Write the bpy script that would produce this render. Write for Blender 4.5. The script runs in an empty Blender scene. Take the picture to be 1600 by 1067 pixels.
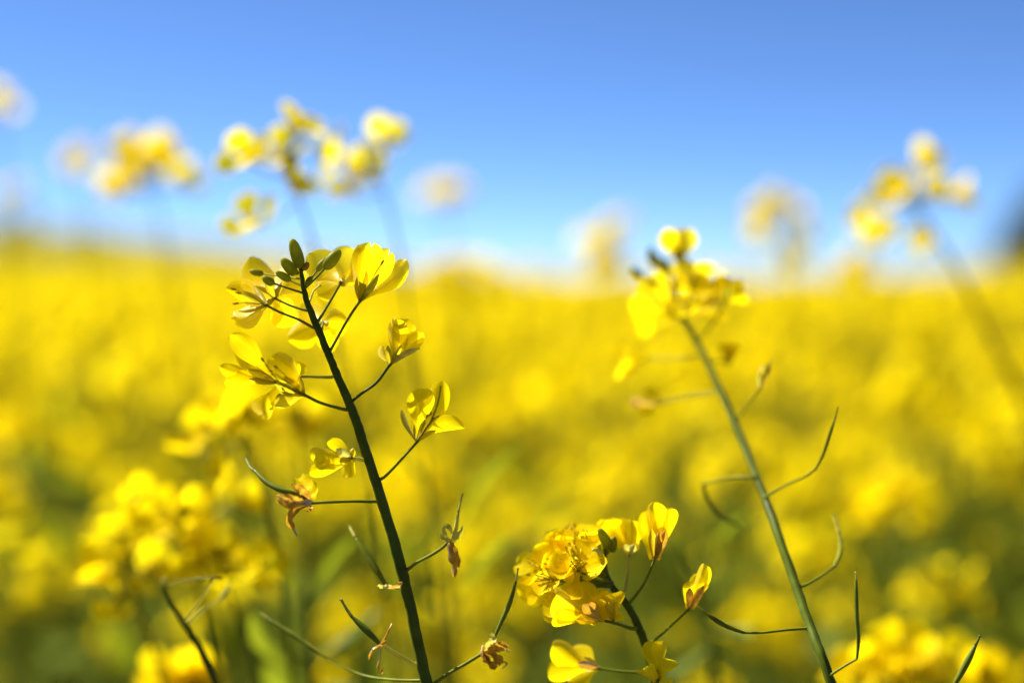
import bpy, math, random
from mathutils import Vector, Matrix, Quaternion
R = math.radians
rng = random.Random(7)

# ------------------------------------------------------------------ camera, sky, sun, exposure
SC = bpy.context.scene
COL = SC.collection
CAM_Z = 1.25
FPX = 1600 * 50.0 / 36.0            # focal length in photo pixels (50 mm lens)
HORIZON = 430.0                     # photo row of eye level
TILT = math.atan((533.5 - HORIZON) / FPX)
D = 0.44                            # focus distance
cam = bpy.data.cameras.new('camera'); camo = bpy.data.objects.new('camera', cam); COL.objects.link(camo)
camo.location = (0, 0, CAM_Z); camo.rotation_euler = (R(90) - TILT, 0, 0)
cam.lens = 50; cam.sensor_width = 36; cam.clip_start = 0.01; cam.clip_end = 6000
cam.dof.use_dof = True; cam.dof.focus_distance = D; cam.dof.aperture_fstop = 2.7
SC.camera = camo

SUN_EL, SUN_AZ = 48.0, -60.0        # degrees; azimuth from +Y, negative = towards -X
w = bpy.data.worlds.new('World'); SC.world = w; w.use_nodes = True
nt = w.node_tree
sky = nt.nodes.new('ShaderNodeTexSky'); sky.sky_type = 'NISHITA'; sky.sun_disc = False
sky.sun_elevation = R(SUN_EL); sky.sun_rotation = R(SUN_AZ)
sky.air_density = 0.7; sky.dust_density = 0.9; sky.ozone_density = 10.0; sky.altitude = 3700
bg = nt.nodes['Background']; bg.inputs['Strength'].default_value = 0.05
nt.links.new(sky.outputs[0], bg.inputs['Color'])
sl = bpy.data.lights.new('sun', 'SUN'); sl.energy = 5.0; sl.angle = R(0.5); sl.color = (1.0, 0.95, 0.86)
so = bpy.data.objects.new('sun', sl); COL.objects.link(so)
sd = Vector((math.sin(R(SUN_AZ)) * math.cos(R(SUN_EL)), math.cos(R(SUN_AZ)) * math.cos(R(SUN_EL)), math.sin(R(SUN_EL))))
so.rotation_euler = sd.to_track_quat('Z', 'Y').to_euler(); so.location = (0, 0, 20)
SC.view_settings.view_transform = 'Standard'; SC.view_settings.look = 'None'
SC.view_settings.exposure = 1.85; SC.view_settings.gamma = 1.0
SC.cycles.use_denoising = True
SC.cycles.max_bounces = 10; SC.cycles.diffuse_bounces = 5; SC.cycles.transmission_bounces = 6; SC.cycles.transparent_max_bounces = 12

# ------------------------------------------------------------------ helpers
CP = Vector((0, 0, CAM_Z))
FWD = Vector((0, math.cos(TILT), -math.sin(TILT))); UPV = Vector((0, math.sin(TILT), math.cos(TILT))); RT = Vector((1, 0, 0))
def W(px, py, d=D):
    """photo pixel at distance d along the lens axis -> point"""
    return CP + d * (FWD + RT * ((px - 800) / FPX) - UPV * ((py - 533.5) / FPX))
DEEP = 0.0
def A(px, py, mm=0.0):
    mm += max(0.0, mm - 30) * DEEP
    return W(px, py, D + mm * 0.001)
PX = D / FPX                        # metres per pixel at the focus plane

def smooth(a, b, x):
    t = max(0.0, min(1.0, (x - a) / (b - a))); return t * t * (3 - 2 * t)
def height(x, y):
    r = smooth(6, 60, y)
    return r * (2.5 * smooth(4, -26, x) + 0.9 * smooth(15, 25, x))

# --- materials
def new_mat(name):
    m = bpy.data.materials.new(name); m.use_nodes = True
    n = m.node_tree; n.nodes.clear()
    return m, n, n.nodes.new('ShaderNodeOutputMaterial')
def leafy(name, refl, trans, tmix=0.5, gloss=0.06, rough=0.4, var=0.25, nscale=300.0, vein=None, rand=0.0, bump=0.0, coord='Object', thin=0.0, thin_col=(0.95, 0.8, 0.06)):
    m, n, out = new_mat(name); L = n.links
    tc = n.nodes.new('ShaderNodeTexCoord'); no = n.nodes.new('ShaderNodeTexNoise'); no.inputs['Scale'].default_value = nscale; no.inputs['Detail'].default_value = 3
    oi = n.nodes.new('ShaderNodeObjectInfo')
    if vein:                                     # long fine veins that run with the petal (UV: u along, v across)
        mp = n.nodes.new('ShaderNodeMapping'); mp.inputs['Scale'].default_value = vein
        L.new(tc.outputs['UV'], mp.inputs['Vector']); L.new(mp.outputs[0], no.inputs['Vector']); no.inputs['Scale'].default_value = 1.0
    else:
        L.new(tc.outputs[coord], no.inputs['Vector'])
    mr = n.nodes.new('ShaderNodeMapRange'); mr.inputs['From Min'].default_value = 0.3; mr.inputs['From Max'].default_value = 0.7
    mr.inputs['To Min'].default_value = 1 - var; mr.inputs['To Max'].default_value = 1 + var * 0.4
    L.new(no.outputs['Fac'], mr.inputs['Value'])
    fac = mr.outputs[0]
    if rand:
        r2 = n.nodes.new('ShaderNodeMapRange'); r2.inputs['To Min'].default_value = 1 - rand; r2.inputs['To Max'].default_value = 1.0
        L.new(oi.outputs['Random'], r2.inputs['Value'])
        mu = n.nodes.new('ShaderNodeMath'); mu.operation = 'MULTIPLY'; L.new(fac, mu.inputs[0]); L.new(r2.outputs[0], mu.inputs[1]); fac = mu.outputs[0]
    def tint(c):
        v = n.nodes.new('ShaderNodeVectorMath'); v.operation = 'SCALE'; v.inputs[0].default_value = c; L.new(fac, v.inputs['Scale']); return v.outputs[0]
    d = n.nodes.new('ShaderNodeBsdfDiffuse'); L.new(tint(refl), d.inputs['Color'])
    sh = d.outputs[0]
    if bump:
        b = n.nodes.new('ShaderNodeBump'); b.inputs['Strength'].default_value = bump; b.inputs['Distance'].default_value = 0.0004
        L.new(no.outputs['Fac'], b.inputs['Height']); L.new(b.outputs[0], d.inputs['Normal'])
    if tmix:
        t = n.nodes.new('ShaderNodeBsdfTranslucent'); L.new(tint(trans), t.inputs['Color'])
        mx = n.nodes.new('ShaderNodeMixShader'); mx.inputs[0].default_value = tmix; L.new(sh, mx.inputs[1]); L.new(t.outputs[0], mx.inputs[2]); sh = mx.outputs[0]
    if gloss:
        g = n.nodes.new('ShaderNodeBsdfAnisotropic'); g.inputs['Roughness'].default_value = rough
        fr = n.nodes.new('ShaderNodeFresnel'); fr.inputs['IOR'].default_value = 1.35
        mu = n.nodes.new('ShaderNodeMath'); mu.operation = 'MULTIPLY'; mu.inputs[1].default_value = gloss * 2; L.new(fr.outputs[0], mu.inputs[0])
        mx = n.nodes.new('ShaderNodeMixShader'); L.new(mu.outputs[0], mx.inputs[0]); L.new(sh, mx.inputs[1]); L.new(g.outputs[0], mx.inputs[2]); sh = mx.outputs[0]
    if thin:
        tp = n.nodes.new('ShaderNodeBsdfTransparent'); tp.inputs['Color'].default_value = (*thin_col, 1)
        mx = n.nodes.new('ShaderNodeMixShader'); mx.inputs[0].default_value = thin; L.new(sh, mx.inputs[1]); L.new(tp.outputs[0], mx.inputs[2]); sh = mx.outputs[0]
    L.new(sh, out.inputs['Surface'])
    return m
M = {
 'petal': leafy('petal_yellow', (0.92, 0.69, 0.004), (0.98, 0.785, 0.003), 0.6, 0.02, 0.5, 0.22, vein=(2.5, 40, 1), rand=0.08, bump=0.5, thin=0.24),
 'petal_far': leafy('petal_yellow_field', (0.92, 0.69, 0.004), (0.98, 0.785, 0.003), 0.55, 0.0, 0.5, 0.12, nscale=90, thin=0.15),
 'sepal': leafy('sepal_green_yellow', (0.46, 0.37, 0.015), (0.62, 0.50, 0.01), 0.5, 0.02, 0.4, 0.25, vein=(3, 12, 1)),
 'stem_field': leafy('stem_green_field', (0.17, 0.20, 0.015), (0.30, 0.33, 0.01), 0.3, 0.05, 0.5, 0.3, nscale=60),
 'stem': leafy('stem_green', (0.066, 0.088, 0.007), (0.12, 0.16, 0.006), 0.1, 0.12, 0.38, 0.35, nscale=160, bump=0.3),
 'stalk': leafy('stalk_green', (0.16, 0.18, 0.015), (0.26, 0.28, 0.01), 0.25, 0.10, 0.35, 0.3, nscale=220),
 'bud': leafy('bud_green', (0.20, 0.21, 0.015), (0.42, 0.42, 0.01), 0.5, 0.07, 0.4, 0.3, nscale=350),
 'pod': leafy('pod_green', (0.12, 0.145, 0.012), (0.24, 0.28, 0.01), 0.25, 0.2, 0.35, 0.3, nscale=250),
 'pale': leafy('pale_green_yellow', (0.46, 0.43, 0.09), (0.58, 0.54, 0.07), 0.4, 0.10, 0.35, 0.2, nscale=250),
 'wither': leafy('withered_ochre', (0.50, 0.27, 0.02), (0.62, 0.33, 0.02), 0.4, 0.15, 0.35, 0.45, nscale=500),
 'anther': leafy('anther_brown', (0.55, 0.34, 0.015), (0.5, 0.3, 0.01), 0.2, 0.0, 0.5, 0.3, nscale=500),
 'filament': leafy('filament_yellow', (0.55, 0.45, 0.03), (0.6, 0.5, 0.03), 0.35, 0.1, 0.4, 0.2, nscale=300),
 'leaf': leafy('leaf_blue_green', (0.13, 0.17, 0.018), (0.30, 0.36, 0.012), 0.4, 0.015, 0.6, 0.35, nscale=25, bump=0.2),
 'tree_leaf': leafy('tree_foliage', (0.022, 0.034, 0.010), (0.03, 0.05, 0.01), 0.2, 0.05, 0.5, 0.5, nscale=0.8),
 'bark': leafy('bark', (0.10, 0.075, 0.05), (0, 0, 0), 0, 0, 0.8, 0.5, nscale=6),
 'soil': leafy('soil', (0.10, 0.085, 0.04), (0, 0, 0), 0, 0, 0.8, 0.6, nscale=1.3),
}

# --- raw geometry: (verts, faces, uvs per vertex)
class G:
    def __init__(s): s.v = []; s.f = []; s.uv = []; s.m = []
    def add(s, geo, mat=0, xf=None):
        v, f, uv = geo; o = len(s.v)
        s.v += [xf @ p for p in v] if xf else v
        s.f += [tuple(i + o for i in q) for q in f]; s.uv += uv; s.m += [mat] * len(f)
def make_mesh(name, g, mats, origin=Vector((0, 0, 0))):
    me = bpy.data.meshes.new(name)
    me.from_pydata([tuple(p - origin) for p in g.v], [], g.f)
    for m in mats: me.materials.append(M[m])
    if len(mats) > 1: me.polygons.foreach_set('material_index', g.m)
    uvl = me.uv_layers.new(name='UVMap')
    li = [0] * len(me.loops); me.loops.foreach_get('vertex_index', li)
    flat = []
    for i in li: flat += g.uv[i]
    uvl.data.foreach_set('uv', flat)
    me.polygons.foreach_set('use_smooth', [True] * len(me.polygons))
    me.update()
    return me
POS = {}
def link(name, me, parent=None, origin=Vector((0, 0, 0))):
    o = bpy.data.objects.new(name, me); COL.objects.link(o)
    POS[o.name] = Vector(origin)
    o.location = origin - (POS[parent.name] if parent else Vector((0, 0, 0)))
    if parent: o.parent = parent
    return o
def obj(name, geo, mat, parent, origin=None):
    g = geo
    if not isinstance(geo, G): g = G(); g.add(geo)
    mats = [mat] if isinstance(mat, str) else mat
    if origin is None: origin = g.v[0].copy()
    return link(name, make_mesh(name, g, mats, origin), parent, origin)
def tag(o, label=None, cat=None, group=None, kind=None):
    if label: o['label'] = label
    if cat: o['category'] = cat
    if group: o['group'] = group
    if kind: o['kind'] = kind
def thing(name, label, cat, loc, group=None):
    o = link(name, None, None, Vector(loc)); o.empty_display_size = 0.05; tag(o, label, cat, group); return o

def spline(pts, n):
    """Catmull-Rom through tuples of (Vector, radius)"""
    out = []
    P = [pts[0]] + list(pts) + [pts[-1]]
    for i in range(1, len(P) - 2):
        for k in range(n):
            t = k / n; q = []
            a, b, c, d = P[i - 1], P[i], P[i + 1], P[i + 2]
            f = lambda a, b, c, d: 0.5 * ((2 * b) + (c - a) * t + (2 * a - 5 * b + 4 * c - d) * t * t + (3 * b - 3 * c + d - a) * t ** 3)
            out.append((f(a[0], b[0], c[0], d[0]), max(1e-5, f(a[1], b[1], c[1], d[1]))))
    out.append(pts[-1]); return out
def tube(pts, sides=8, n=4, lobes=0, lobe_amp=0.0, cap=True):
    p = spline(pts, n) if n > 1 else list(pts)
    v, f, uv = [], [], []
    t0 = (p[1][0] - p[0][0]).normalized()
    s = t0.orthogonal().normalized(); N = len(p)
    for i, (c, r) in enumerate(p):
        t = (p[min(i + 1, N - 1)][0] - p[max(i - 1, 0)][0]).normalized()
        s = (s - t * s.dot(t)).normalized(); b = t.cross(s)
        for k in range(sides):
            a = 2 * math.pi * k / sides; rr = r * (1 + lobe_amp * math.cos(lobes * a)) if lobes else r
            v.append(c + (s * math.cos(a) + b * math.sin(a)) * rr); uv.append((i / (N - 1), k / sides))
    for i in range(N - 1):
        for k in range(sides):
            k2 = (k + 1) % sides
            f.append((i * sides + k, i * sides + k2, (i + 1) * sides + k2, (i + 1) * sides + k))
    if cap:
        f.append(tuple(range(sides))[::-1]); f.append(tuple((N - 1) * sides + k for k in range(sides)))
    return v, f, uv
def frame(base, tip, face=0.0, view=None):
    ax = (tip - base); L = ax.length; ax = ax / L
    vw = (view if view is not None else (base - CP)).normalized()
    sd_ = ax.cross(vw)
    if sd_.length < 0.05: sd_ = ax.orthogonal()
    sd_.normalize(); nm = sd_.cross(ax).normalized()
    q = Quaternion(ax, R(face)); return ax, q @ sd_, q @ nm, L
def petal(base, tip, w, face=0, bend=0.1, cup=0.18, curl=0.0, ruffle=0.05, claw=0.16, start=0.16, nu=14, nv=8, seed=0, notch=0.0, view=None, tipw=0.62):
    rg = random.Random(seed); ax, s, nm, L = frame(base, tip, face, view)
    ph, ph2 = rg.uniform(0, 6.3), rg.uniform(0, 6.3); k = rg.uniform(2.2, 4.2); asym = rg.uniform(-.09, .09)
    v, f, uv = [], [], []
    n1 = nu // 2; tb = 0.66
    us = [tb * i / n1 for i in range(n1)] + [tb + (1 - tb) * math.sin(math.pi / 2 * i / (nu - n1)) for i in range(nu - n1 + 1)]
    for u in us:
        pr = claw + (1 - claw) * smooth(start, tb + .06, u)
        if u > tb: pr *= max(tipw * .35, math.sqrt(max(0, 1 - ((u - tb) / (1 - tb)) ** 2)) ** (0.8 if tipw > .3 else 1.2))
        for j in range(nv + 1):
            x = -1 + 2 * j / nv
            sx = x + asym * u * (1 - x * x)
            al = u * (1 - notch * math.exp(-(x / 0.35) ** 2) * u ** 8)
            off = bend * L * 4 * u * (1 - u) + cup * w * x * x * pr + curl * L * smooth(0.55, 1.0, u) ** 1.5
            off += ruffle * w * (math.sin(k * x * pr + ph) + 0.35 * math.sin(2.1 * k * x * pr + ph2)) * u ** 2
            c = base + ax * (L * al) + s * (sx * pr * w / 2) + nm * off
            v.append(c); uv.append((u, j / nv))
    for i in range(nu):
        for j in range(nv):
            a = i * (nv + 1) + j; f.append((a, a + 1, a + nv + 2, a + nv + 1))
    return v, f, uv
def sepal(base, tip, w, face=0, bend=0.08, seed=0, view=None, cup=0.35):
    ax, s, nm, L = frame(base, tip, face, view); v, f, uv = [], [], []
    for i in range(8):
        u = i / 7; pr = 0.35 + 0.65 * math.sin(math.pi * min(1, u * 0.85 + 0.05)); pr *= 1 - 0.75 * smooth(0.75, 1, u)
        for j in range(5):
            x = -1 + j / 2
            v.append(base + ax * (L * u) + s * (x * pr * w / 2) + nm * (bend * L * 4 * u * (1 - u) - cup * w * (1 - x * x) * pr)); uv.append((u, j / 4))
    for i in range(7):
        for j in range(4):
            a = i * 5 + j; f.append((a, a + 1, a + 6, a + 5))
    return v, f, uv
def bud_geo(base, tip, r, sides=12):
    ax = tip - base
    prof = [(0, .30), (.06, .62), (.2, .93), (.38, 1.0), (.58, .96), (.76, .83), (.89, .60), (.965, .36), (1.0, .08)]
    return tube([(base + ax * t, r * p) for t, p in prof], sides, 2, 4, 0.05)
def pod_geo(pts, r, sides=8):
    n = len(pts); return tube([(p, r * (0.55 if i == 0 else 0.5 if i == n - 1 else 1.0) * (1 + 0.06 * (-1) ** i)) for i, p in enumerate(pts)], sides, 5)

def drop_to_ground(p, dirv, r0, r1, drift=1.0):
    """continue a stem from p, heading dirv, down to the soil"""
    out = []; h = height(p.x, p.y); z = p.z - h; n = 14
    slope = Vector((dirv.x, dirv.y, 0)) / max(0.2, -dirv.z)
    for i in range(1, n + 1):
        t = i / n; k = (t - t * t / 2) * drift
        q = Vector((p.x, p.y, p.z)) + slope * (z * 0.55 * k) - Vector((0, 0, (z + 0.03) * t))
        out.append((q, r0 + (r1 - r0) * t))
    return out

# ------------------------------------------------------------------ the setting
def ground():
    xs = [-3000, -900, -300, -120] + [-60 + 3 * i for i in range(41)] + [120, 300, 900, 3000]
    ys = [-400, -60, -10, 0, 3, 6] + [9 + 3 * i for i in range(24)] + [100, 200, 500, 1200, 4000]
    v = [Vector((x, y, height(x, y))) for y in ys for x in xs]; nx = len(xs); f = []
    for j in range(len(ys) - 1):
        for i in range(nx - 1):
            a = j * nx + i; f.append((a, a + 1, a + nx + 1, a + nx))
    o = obj('ground', (v, f, [(0, 0)] * len(v)), 'soil', None, Vector((0, 0, 0))); o['kind'] = 'structure'
ground()

# ------------------------------------------------------------------ trees beyond the field
def tree(name, label, x, y, h, rx, crown_low, seed, cat='tree'):
    rg = random.Random(seed); z0 = height(x, y); base = Vector((x, y, z0))
    t = thing(name, label, cat, base, 'trees beyond the field')
    top = base + Vector((rg.uniform(-.3, .3), 0, h * 0.82))
    g = G(); g.add(tube([(base - Vector((0, 0, .2)), h * .03), (base.lerp(top, .4), h * .022), (top, h * .006)], 8, 3))
    for i in range(6):
        s = base.lerp(top, rg.uniform(.25, .7)); a = rg.uniform(0, 6.28)
        g.add(tube([(s, h * .010), (s + Vector((math.cos(a), math.sin(a), .9)) * rx * .35, h * .006), (s + Vector((math.cos(a), math.sin(a), .6)) * rx * .75, h * .002)], 5, 2))
    obj('trunk', g, 'bark', t, base)
    g = G(); blobs = []
    for i in range(16):
        u = rg.uniform(0, 1); a = rg.uniform(0, 6.28); rr = rx * math.sin(math.pi * (0.12 + .8 * u)) * rg.uniform(.25, .75)
        blobs.append((Vector((x + rr * math.cos(a), y + rr * math.sin(a), z0 + crown_low + (h - crown_low) * (.08 + .84 * u))), rx * rg.uniform(.28, .48)))
    for c, r in blobs:
        for k in range(420):
            d_ = Vector((rg.gauss(0, 1), rg.gauss(0, 1), rg.gauss(0, 1))).normalized(); p = c + d_ * r * rg.uniform(.55, 1.12)
            s = h * rg.uniform(.022, .046); a1 = Vector((rg.gauss(0, 1), rg.gauss(0, 1), rg.gauss(0, 1))).normalized(); a2 = a1.orthogonal()
            g.add(([p - a1 * s, p + a2 * s * .5, p + a1 * s, p - a2 * s * .5], [(0, 1, 2, 3)], [(0, 0)] * 4))
    obj('crown', g, 'tree_leaf', t, base)
tree('broadleaf_tree', 'tall dark tree standing beyond the field crest', 32.4, 84, 5.9, 3.4, .3, 1)
tree('bush', 'low dark rounded bush at the field edge beside the tall dark tree', 29.6, 82, 3.0, 1.9, .2, 2, 'bush')
tree('broadleaf_tree', 'small hazy tree on the far crest, the bushier of two standing apart', -58, 170, 5.8, 2.6, .6, 3)
tree('broadleaf_tree', 'small hazy slim tree on the far crest, the slimmer of two standing apart', -49, 168, 4.9, 1.7, .6, 4)

# ------------------------------------------------------------------ flower kit
_petal_protos, _calyx = [], None
Z = Vector((0, 0, 1)); O = Vector((0, 0, 0))
def proto_petal(open_deg, seed, nu=8, nv=5, length=.0150, w=.0128):
    """petal that rises with the calyx and then spreads, flower axis +Z, petal towards +X"""
    rg = random.Random(seed); a = R(open_deg)
    g = []; tip = Vector((math.sin(a), 0, math.cos(a))) * length
    return petal(Vector((0.0006, 0, 0)), tip, w, 0, -0.10 * math.sin(a) if open_deg > 30 else .05, 0.12, -0.10, .06, seed=seed, nu=nu, nv=nv, view=Vector((-math.cos(a), 0, math.sin(a))), notch=rg.choice([0, .05, .1]))
def centre_geo(nu=True):
    g = G(); rg = random.Random(3)
    for k in range(4):
        a = k * math.pi / 2 + math.pi / 4; dv = Vector((math.cos(a), math.sin(a), 0))
        g.add(sepal(dv * .0006, dv * .0036 + Z * .0066, .0022, view=-dv + Z * .2), 0)
    for k in range(6):
        a = k * math.pi / 3; dv = Vector((math.cos(a), math.sin(a), 0)); p1 = dv * .0022 + Z * .0078
        g.add(tube([(dv * .0006, .00022), (p1, .0002)], 4, 1), 1)
        g.add(tube([(p1 - Z * .0004, .0003), (p1 + Z * .0005, .0004), (p1 + Z * .0014, .0002)], 4, 1), 2)
    g.add(tube([(O, .0005), (Z * .008, .0004)], 5, 1), 1)
    g.add(tube([(Z * -.0006, .0005), (Z * .0008, .0010), (Z * .0014, .0006)], 6, 1), 0)
    return g
PETALS = [make_mesh('petal', (lambda g: (g.add(proto_petal(op, i)), g)[1])(G()), ['petal']) for i, op in enumerate([62, 70, 55, 78, 66, 48, 25, 32])]
CENTRE = make_mesh('flower', centre_geo(), ['sepal', 'filament', 'anther'])
def flower_at(parent, base, axis, scale=1.0, opened=True, seed=0, kinds=(0, 1, 2, 3, 4, 5)):
    rg = random.Random(seed)
    f = link('flower', CENTRE, parent, base)
    q = Z.rotation_difference(axis.normalized()) @ Quaternion(Z, rg.uniform(0, 6.28))
    f.rotation_mode = 'QUATERNION'; f.rotation_quaternion = q; f.scale = (scale,) * 3
    for k in range(4):
        p = bpy.data.objects.new('petal', PETALS[rg.choice(kinds) if opened else rg.randrange(6, 8)]); COL.objects.link(p)
        p.parent = f; p.rotation_euler = (0, 0, k * math.pi / 2 + rg.uniform(-.22, .22))
    return f

# ------------------------------------------------------------------ the sharp plants: parts drawn one by one
class Plant:
    def __init__(s, name, label, stem, group=None, sides=12, dirv=None, d=None):
        """stem: list of (px, py, mm behind focus, half width px), lowest first"""
        pts = [(A(x, y, m), hw * PX * (1 + m * .001 / D)) for x, y, m, hw in stem]
        if dirv is None: dirv = (pts[0][0] - pts[1][0]).normalized()
        low = drop_to_ground(pts[0][0], dirv, pts[0][1], pts[0][1] * 1.9)
        base = low[-1][0].copy(); base.z = height(base.x, base.y)
        s.root = thing(name, label, 'rapeseed plant', base, group)
        s.cl = [p for p, _ in spline(pts, 6)]
        jr = random.Random(5)
        s.stem = obj('stem', tube(low[::-1] + [(c + Vector((jr.uniform(-1, 1), 0, 0)) * PX * .5, r * jr.uniform(.96, 1.05)) for c, r in spline(pts, 6)], sides * 2, 1, 8, .045), 'stem', s.root, base)
    def stalk(s, pts, hw=2.2, mat='stalk', flare=True):
        n = len(pts); l = []
        for i, p in enumerate(pts):
            r = hw * PX * (1.5 if i == 0 else 1.0)
            l.append((A(*p), r))
        nr = min(s.cl, key=lambda c: (c - l[0][0]).length)
        if .0004 < (nr - l[0][0]).length < 26 * PX: l.insert(0, (nr, hw * PX * 1.6)); l[1] = (l[1][0], hw * PX * 1.25); n += 1
        if n == 2: l = [l[0], (l[0][0].lerp(l[1][0], .22) , hw * PX), l[1]]
        if flare:
            a, b = l[-2][0], l[-1][0]; l.insert(-1, (a.lerp(b, .9), hw * PX)); l[-1] = (b, hw * PX * 1.55)
        return obj('flower_stalk', tube(l, 8, 4), mat, s.root)
    def leaf(s, base, tip, w, face=0, bend=.1, seed=0):
        return obj('leaf', petal(A(*base), A(*tip), w * .5 * PX, face, bend, .12, -.06, .05, .22, 0.0, 12, 6, seed, tipw=.12), 'leaf', s.root)
    def bud(s, base, tip, hw, mat='bud'):
        return obj('bud', bud_geo(A(*base), A(*tip), hw * PX), mat, s.root)
    def pod(s, pts, hw, beak=None, mat='pod', bmat='pale'):
        P = [A(*p) for p in pts]
        o = obj('pod', pod_geo(P, hw * PX), mat, s.root)
        if beak:
            B = [P[-1]] + [A(*p) for p in beak]
            l = [(b, hw * PX * (.55 - .2 * i / max(1, len(B) - 1))) for i, b in enumerate(B)]
            e = (B[-1] - B[-2]).normalized()
            l += [(B[-1] + e * PX * 1.5, hw * PX * .6), (B[-1] + e * PX * 3.5, hw * PX * .15)]
            obj('beak', tube(l, 8, 3), bmat, o)
        return o
    def flower(s, base, petals=(), sepals=(), stamens=(), style=None, mat='petal', smat='sepal', seed=0, recept=4.0):
        b = A(*base); g = G()
        up = None
        tgt = [A(*p[0]) for p in petals] or [A(*p[0]) for p in sepals]
        m = sum(tgt, Vector()) / len(tgt); ax = (m - b).normalized()
        g.add(tube([(b - ax * PX * 2, recept * .4 * PX), (b + ax * PX * 1.5, recept * .8 * PX), (b + ax * PX * 5, recept * .5 * PX)], 8, 3))
        f = obj('flower', g, 'stalk', s.root, b)
        for i, p in enumerate(petals):
            tip, wd = p[0], p[1]; kw = dict(p[2]) if len(p) > 2 else {}
            mm = kw.pop('mat', mat); bb = A(*kw.pop('base')) if 'base' in kw else b
            obj('petal', petal(bb, A(*tip), wd * 1.02 * PX, seed=seed * 13 + i, **kw), mm, f)
        for i, p in enumerate(sepals):
            tip, wd = p[0], p[1]; kw = dict(p[2]) if len(p) > 2 else {}
            mm = kw.pop('mat', smat)
            obj('sepal', sepal(b, A(*tip), wd * PX, seed=i, **kw), mm, f)
        for tip in stamens:
            e = A(*tip); mid = b.lerp(e, .55) + Vector((0, 0, .0004)); dv = (e - mid).normalized()
            g = G(); g.add(tube([(b, .8 * PX), (mid, .8 * PX), (e, .6 * PX)], 6, 3), 0)
            g.add(tube([(e - dv * PX * 3, 1.0 * PX), (e + dv * PX * 2, 2.2 * PX), (e + dv * PX * 7, .8 * PX)], 6, 2), 1)
            obj('stamen', g, ['filament', 'anther'], f)
        if style:
            l = [(b, 1.6 * PX)] + [(A(*p), 1.1 * PX) for p in style]
            obj('pistil', tube(l, 6, 3), 'stalk', f)
        return f
    def withered(s, base, strips, seed=0, mat='wither'):
        """shrivelled petals: each strip = (list of px points, half width)"""
        b = A(*base)
        f = obj('withered_flower', tube([(b - Vector((0, 0, 2 * PX)), 2.0 * PX), (b, 3.6 * PX), (b + Vector((0, 0, 3 * PX)), 2.0 * PX)], 8, 3), mat, s.root, b)
        for i, st in enumerate(strips):
            pts, hw = st[0], st[1]; mm = st[2] if len(st) > 2 else mat
            P = [A(*p) for p in pts]; rg = random.Random(seed + i)
            cl = spline([(p, 1.0) for p in P], 6); v, fc, uv = [], [], []; tw = rg.uniform(0, 3); N = len(cl)
            for k, (c, _) in enumerate(cl):
                u = k / (N - 1); t = (cl[min(k + 1, N - 1)][0] - cl[max(k - 1, 0)][0]).normalized()
                sd_ = t.cross(FWD).normalized(); q = Quaternion(t, tw + 1.6 * u + .4 * math.sin(9 * u)); sd_ = q @ sd_; nm = t.cross(sd_)
                ww = hw * PX * (.45 + .75 * math.sin(math.pi * (.12 + .8 * u))) * (1 + .18 * math.sin(17 * u + tw))
                for j in range(5):
                    x = -1 + j / 2; v.append(c + sd_ * x * ww + nm * (1 - x * x) * ww * .8); uv.append((u, j / 4))
            for k in range(N - 1):
                for j in range(4):
                    a = k * 5 + j; fc.append((a, a + 1, a + 6, a + 5))
            obj('withered_petal', (v, fc, uv), mm, f)
        return f

# ---- main plant
P = Plant('rapeseed_plant', 'sharp rapeseed plant with dark leaning stem, plump green buds on top, flowers down both sides', [
    (669, 1080, 0, 8.8), (653, 1005, 0, 8.6), (639, 937, 0, 8.4), (620, 862, 0, 8.2), (596, 780, 0, 7.9), (575, 716, 0, 7.5), (560, 668, 0, 7.0), (545, 628, 0, 6.5), (525, 582, 0, 6.0),
    (509, 543, 0, 5.6), (491, 500, 0, 5.2), (479, 470, 0, 4.5), (473, 441, 0, 3.7), (470, 421, 0, 2.8), (469, 412, 0, 1.6)], sides=16)
# buds at the tip
P.bud((470, 419, 0), (456, 373, -1), 10.2); P.bud((462, 429, -2), (440, 404, -3), 9.2)
P.stalk([(472, 446, 0), (463, 443, -1), (453, 438, -2)], 1.6, 'pale'); P.bud((454, 438, -2), (431, 425, -4), 6.6)
P.stalk([(474, 458, 0), (455, 452, -2), (428, 443, -3)], 1.7); P.bud((428, 444, -3), (410, 433, -4), 7.0)
P.stalk([(471, 436, 3), (440, 432, 6), (410, 428, 8)], 1.4, 'pale'); P.bud((411, 428, 8), (390, 424, 9), 5.8)
P.bud((474, 422, -1), (482, 410, 0), 5.0, 'wither'); P.bud((472, 424, 3), (470, 408, 5), 4.6); P.bud((466, 428, 2), (452, 418, 5), 4.6)
P.stalk([(478, 449, 0), (492, 436, 0), (508, 419, 0)], 1.7); P.bud((507, 420, 0), (532, 391, 1), 9.6)
P.stalk([(478, 444, 2), (487, 434, 3), (496, 422, 4)], 1.4); P.bud((495, 423, 4), (512, 403, 5), 6.2)
P.bud((478, 447, -2), (487, 432, -2), 5.2); P.stalk([(484, 470, 3), (490, 455, 5), (500, 446, 8)], 1.6, 'pale')
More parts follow.
